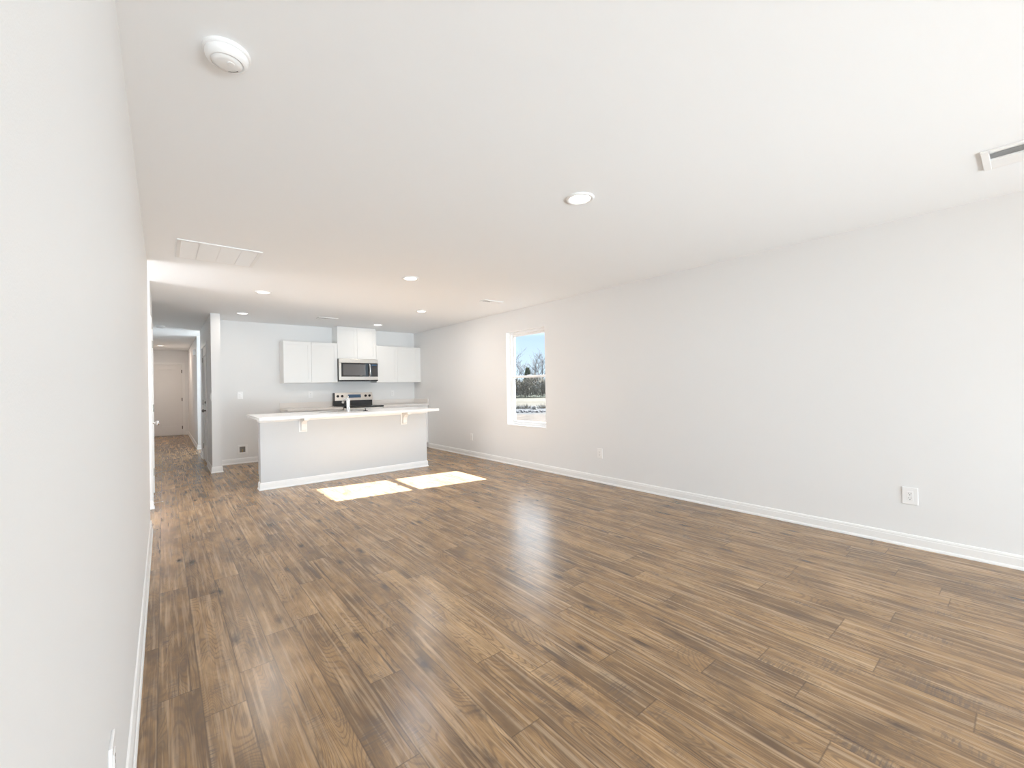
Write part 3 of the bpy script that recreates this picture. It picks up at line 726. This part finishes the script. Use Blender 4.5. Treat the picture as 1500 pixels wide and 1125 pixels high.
La = [bm.verts.new((RX0 + 0.014, a, z)) for a, z in ys]; Ra = [bm.verts.new((RX1 - 0.001, a, z)) for a, z in ys]
bm.faces.new(La); bm.faces.new(Ra[::-1])
for i in range(4): j = (i + 1) % 4; bm.faces.new((La[i], Ra[i], Ra[j], La[j]))
cp = obj('control_panel', bm, M_steel, rg)
obj('end_cap', B(RX0 - 0.001, RX0 + 0.013, 8.512, YK - 0.011, 1.020, 1.170, 0.003), M_black, rg)
nrm = Vector((0, -0.146, 0.030)).normalized()
def on_panel(xx, z): t = (z - 1.022) / 0.146; return Vector((xx, 8.515 + 0.030 * t, z))
for xx in (2.618, 2.700, 3.160, 3.240):
    bm = bmesh.new(); lathe(bm, on_panel(xx, 1.105), nrm, [(0.025, 0), (0.025, 0.004), (0.021, 0.006), (0.019, 0.026), (0.016, 0.029)], 24)
    obj('knob', bm, M_black, cp)
bm = bmesh.new()
P0 = [on_panel(a, z) + nrm * 0.0015 for a, z in ((2.815, 1.070), (3.065, 1.070), (3.065, 1.135), (2.815, 1.135))]
P1 = [p - nrm * 0.003 for p in P0]
v0 = [bm.verts.new(p) for p in P0]; v1 = [bm.verts.new(p) for p in P1]; bm.faces.new(v0); bm.faces.new(v1[::-1])
for i in range(4): j = (i + 1) % 4; bm.faces.new((v0[i], v1[i], v1[j], v0[j]))
obj('display', bm, M_display, cp)
od = obj('oven_door', B(RX0 + 0.004, RX1 - 0.004, 7.968, 7.994, 0.22, 0.895, 0.006), M_steel, rg)
obj('door_window', B(RX0 + 0.11, RX1 - 0.11, 7.964, 7.969, 0.36, 0.70), M_blackglass, od)
bm = tube(bmesh.new(), [(RX0 + 0.06, 7.925, 0.80), (RX1 - 0.06, 7.925, 0.80)], 0.011, 12)
for a in (RX0 + 0.09, RX1 - 0.09): tube(bm, [(a, 7.925, 0.80), (a, 7.969, 0.80)], 0.008, 8)
obj('handle', bm, M_steel, od)
obj('storage_drawer', B(RX0 + 0.004, RX1 - 0.004, 7.970, 7.994, 0.05, 0.21, 0.005), M_steel, rg)

# over-the-range microwave
MX0, MX1, MZ0, MZ1, MY = 2.553, 3.297, 1.392, 1.818, 8.215
mw = thing('microwave', ((MX0 + MX1) / 2, YK, MZ0), 'stainless over-the-range microwave with dark glass door under the tall cabinet', 'microwave')
obj('body', B(MX0, MX1, MY + 0.03, YK - 0.001, MZ0, MZ1, 0.003), M_black, mw)
bm = bmesh.new()
box(bm, MX0, MX1, MY, MY + 0.029, MZ1 - 0.078, MZ1, 0.004)
obj('vent_band', bm, M_steel, mw)
bm = bmesh.new(); dx1 = 3.150
box(bm, MX0, MX0 + 0.040, MY, MY + 0.029, MZ0 + 0.022, MZ1 - 0.080, 0.002)
box(bm, MX0 + 0.040, MX1, MY, MY + 0.029, MZ0 + 0.022, MZ0 + 0.088, 0.002)
dr = obj('door_frame', bm, M_steel, mw)
obj('door_glass', B(MX0 + 0.041, dx1, MY + 0.003, MY + 0.028, MZ0 + 0.089, MZ1 - 0.080), M_blackglass, mw)
obj('viewing_window', B(MX0 + 0.075, dx1 - 0.10, MY + 0.001, MY + 0.0035, MZ0 + 0.115, MZ1 - 0.105), M_greyglass, mw)
bm = tube(bmesh.new(), [(dx1 - 0.022, MY + 0.004, MZ1 - 0.092), (dx1 - 0.022, MY - 0.022, MZ1 - 0.110), (dx1 - 0.022, MY - 0.036, MZ1 - 0.16), (dx1 - 0.022, MY - 0.040, (MZ0 + MZ1) / 2), (dx1 - 0.022, MY - 0.036, MZ0 + 0.16), (dx1 - 0.022, MY - 0.022, MZ0 + 0.112), (dx1 - 0.022, MY + 0.004, MZ0 + 0.096)], 0.0135, 12)
obj('handle', bm, M_chrome, mw, smooth=True)
kp = obj('keypad_panel', B(dx1 + 0.002, MX1, MY + 0.002, MY + 0.028, MZ0 + 0.089, MZ1 - 0.080), M_blackglass, mw)
obj('display', B(dx1 + 0.025, MX1 - 0.025, MY + 0.0005, MY + 0.0025, MZ1 - 0.125, MZ1 - 0.100), M_display, kp)
obj('lower_lip', B(MX0, MX1, MY + 0.004, MY + 0.029, MZ0, MZ0 + 0.021, 0.002), M_black, mw)

# ------------------------------------------------------------------ outdoors
GZ = -0.35
bm = bmesh.new()
gv = {}
for i in range(41):
    for j in range(41):
        a = -60 + i * 6.0; b_ = -60 + j * 6.0
        gv[i, j] = bm.verts.new((a, b_, GZ))
for i in range(40):
    for j in range(40): bm.faces.new((gv[i, j], gv[i + 1, j], gv[i + 1, j + 1], gv[i, j + 1]))
o = obj('ground', bm, M_ground); tag(o, kind='structure')

D = Vector((0.664, 0.748, 0)); Pn = Vector((0.748, -0.664, 0))
def outp(t, s, z=GZ): return D * t + Pn * s + Vector((0, 0, z))
def bare_tree(t, s, h, label, seed, spread=0.5):
    rn = random.Random(seed); bm = bmesh.new()
    def br(p, d, L, r_, lv):
        n = 3; pts = [p]; q = p
        for k in range(n):
            d = (d + Vector((rn.uniform(-1, 1), rn.uniform(-1, 1), rn.uniform(-0.3, 0.6))) * 0.13).normalized(); q = q + d * (L / n); pts.append(q)
        r_ = max(r_, 0.013)
        tube(bm, pts, [r_ * (1 - 0.45 * k / n) for k in range(n + 1)], 5 if lv < 2 else 3)
        if lv < 4:
            for k in range(rn.randint(4, 5) if lv < 3 else 4):
                b0_ = pts[rn.randint(1 if lv else 2, n)]
                dd = (d + Vector((rn.uniform(-1, 1), rn.uniform(-1, 1), rn.uniform(0.0, 0.7))) * (0.75 + spread * 0.4)).normalized()
                br(b0_, dd, L * rn.uniform(0.5, 0.72), r_ * 0.52, lv + 1)
    base = outp(t, s)
    br(base, Vector((0, 0, 1)), h * 0.42, h * 0.016, 0)
    o = obj('bare_tree', bm, M_bark, at=base)
    tag(o, label, 'tree', 'leafless trees beyond the field')
bare_tree(70, -2.0, 8.2, 'leafless tree with a rounded crown at the left side of the upper window pane', 3)
bare_tree(82, -0.5, 7.5, 'thin leafless tree behind the evergreen in the middle of the upper window pane', 5)
bare_tree(76, 1.2, 8.0, 'leafless tree just right of the evergreen in the upper window pane', 8)
bare_tree(66, 2.1, 9.0, 'tallest leafless tree seen at the right edge of the upper window pane', 13)
def evergreen(t, s, h, label):
    base = outp(t, s); r = thing('evergreen_tree', base, label, 'tree')
    obj('trunk', lathe(bmesh.new(), base, (0, 0, 1), [(0.16, 0), (0.05, h * 0.8)], 8), M_bark, r)
    bm = bmesh.new(); rn = random.Random(4)
    for k in range(3200):
        z = rn.uniform(0.12, 1.0); ra = (1 - z) * h * 0.30 * rn.uniform(0.3, 1.1) + 0.05; a = rn.uniform(0, 2 * PI)
        c = base + Vector((ra * math.cos(a), ra * math.sin(a), z * h)); d = Vector((math.cos(a), math.sin(a), -0.3 + rn.uniform(-0.2, 0.4))).normalized() * rn.uniform(0.12, 0.28)
        sd = Vector((-math.sin(a), math.cos(a), 0)) * 0.035
        v = [bm.verts.new(c - sd), bm.verts.new(c + sd), bm.verts.new(c + d), bm.verts.new(c + d * 0.4 + Vector((0, 0, 0.06)))]
        bm.faces.new((v[0], v[1], v[2])); bm.faces.new((v[0], v[2], v[3])); bm.faces.new((v[1], v[3], v[2]))
    obj('foliage', bm, M_pine, r)
evergreen(65.5, -0.2, 4.4, 'small green evergreen in front of the leafless trees in the upper window pane')
# dense winter brush band: an uncountable thicket
rn = random.Random(21); bm = bmesh.new()
for k in range(34000):
    s = rn.uniform(-26, 26); t = rn.uniform(58, 62.5); hh = 2.55 + 0.65 * math.sin(s * 0.55) * math.cos(s * 0.23 + 1) + 0.35 * math.sin(s * 2.1)
    z = rn.uniform(0, 1) ** 0.8 * hh; c = outp(t, s, GZ + z)
    d = Vector((rn.gauss(0, 0.3), rn.gauss(0, 0.3), rn.uniform(0.2, 0.8))); sd = Vector((rn.gauss(0, 1), rn.gauss(0, 1), rn.gauss(0, 0.4))).normalized() * rn.uniform(0.02, 0.06)
    v = [bm.verts.new(c - sd), bm.verts.new(c + sd), bm.verts.new(c + d)]; bm.faces.new(v)
me_b = obj('winter_brush', bm, M_brush)
tag(me_b, 'grey-brown winter brush thicket across the far edge of the field outside the window', 'brush', kind='stuff')
# rubble of rocks in the yard
rn = random.Random(5)
def rock(t, s, sz, m_, label, name='rock'):
    bm = bmesh.new(); bmesh.ops.create_icosphere(bm, subdivisions=2, radius=1)
    ax, ay, az = sz * rn.uniform(0.7, 1.4), sz * rn.uniform(0.7, 1.3), sz * rn.uniform(0.5, 0.9)
    for v in bm.verts:
        k = 1 + rn.uniform(-0.2, 0.2); v.co = Vector((v.co.x * ax * k, v.co.y * ay * k, v.co.z * az * k))
    base = outp(t, s); bmesh.ops.translate(bm, vec=base + Vector((0, 0, az * 0.55)), verts=bm.verts)
    o = obj(name, bm, m_, at=base); tag(o, label, 'rock', 'rocks heaped in the yard outside the window')
for k in range(48):
    rock(25.5 + 0.42 * (k % 3), -2.15 + 0.29 * (k // 3) + 0.09 * (k % 3), rn.uniform(0.080, 0.104), M_rock, 'dark grey rock in the low heap outside the window')
rock(28.9, 0.35, 0.17, M_tan, 'largest pale rock on the heap outside the window')
rn = random.Random(9); bm = bmesh.new()
for k in range(500):
    c0 = rn.choice((-1.6, -0.9, -0.2, 0.9, 1.35)); p = outp(29.9 + rn.uniform(-0.3, 0.5), c0 + rn.gauss(0, 0.22)); d = Vector((rn.gauss(0, 0.12), rn.gauss(0, 0.12), rn.uniform(0.10, 0.42)))
    sd = Pn * 0.010; v = [bm.verts.new(p - sd), bm.verts.new(p + sd), bm.verts.new(p + d)]; bm.faces.new(v)
tag(obj('dry_weeds', bm, M_brush), 'dark dry weed stems standing behind the rock heap outside the window', 'weeds', kind='stuff')
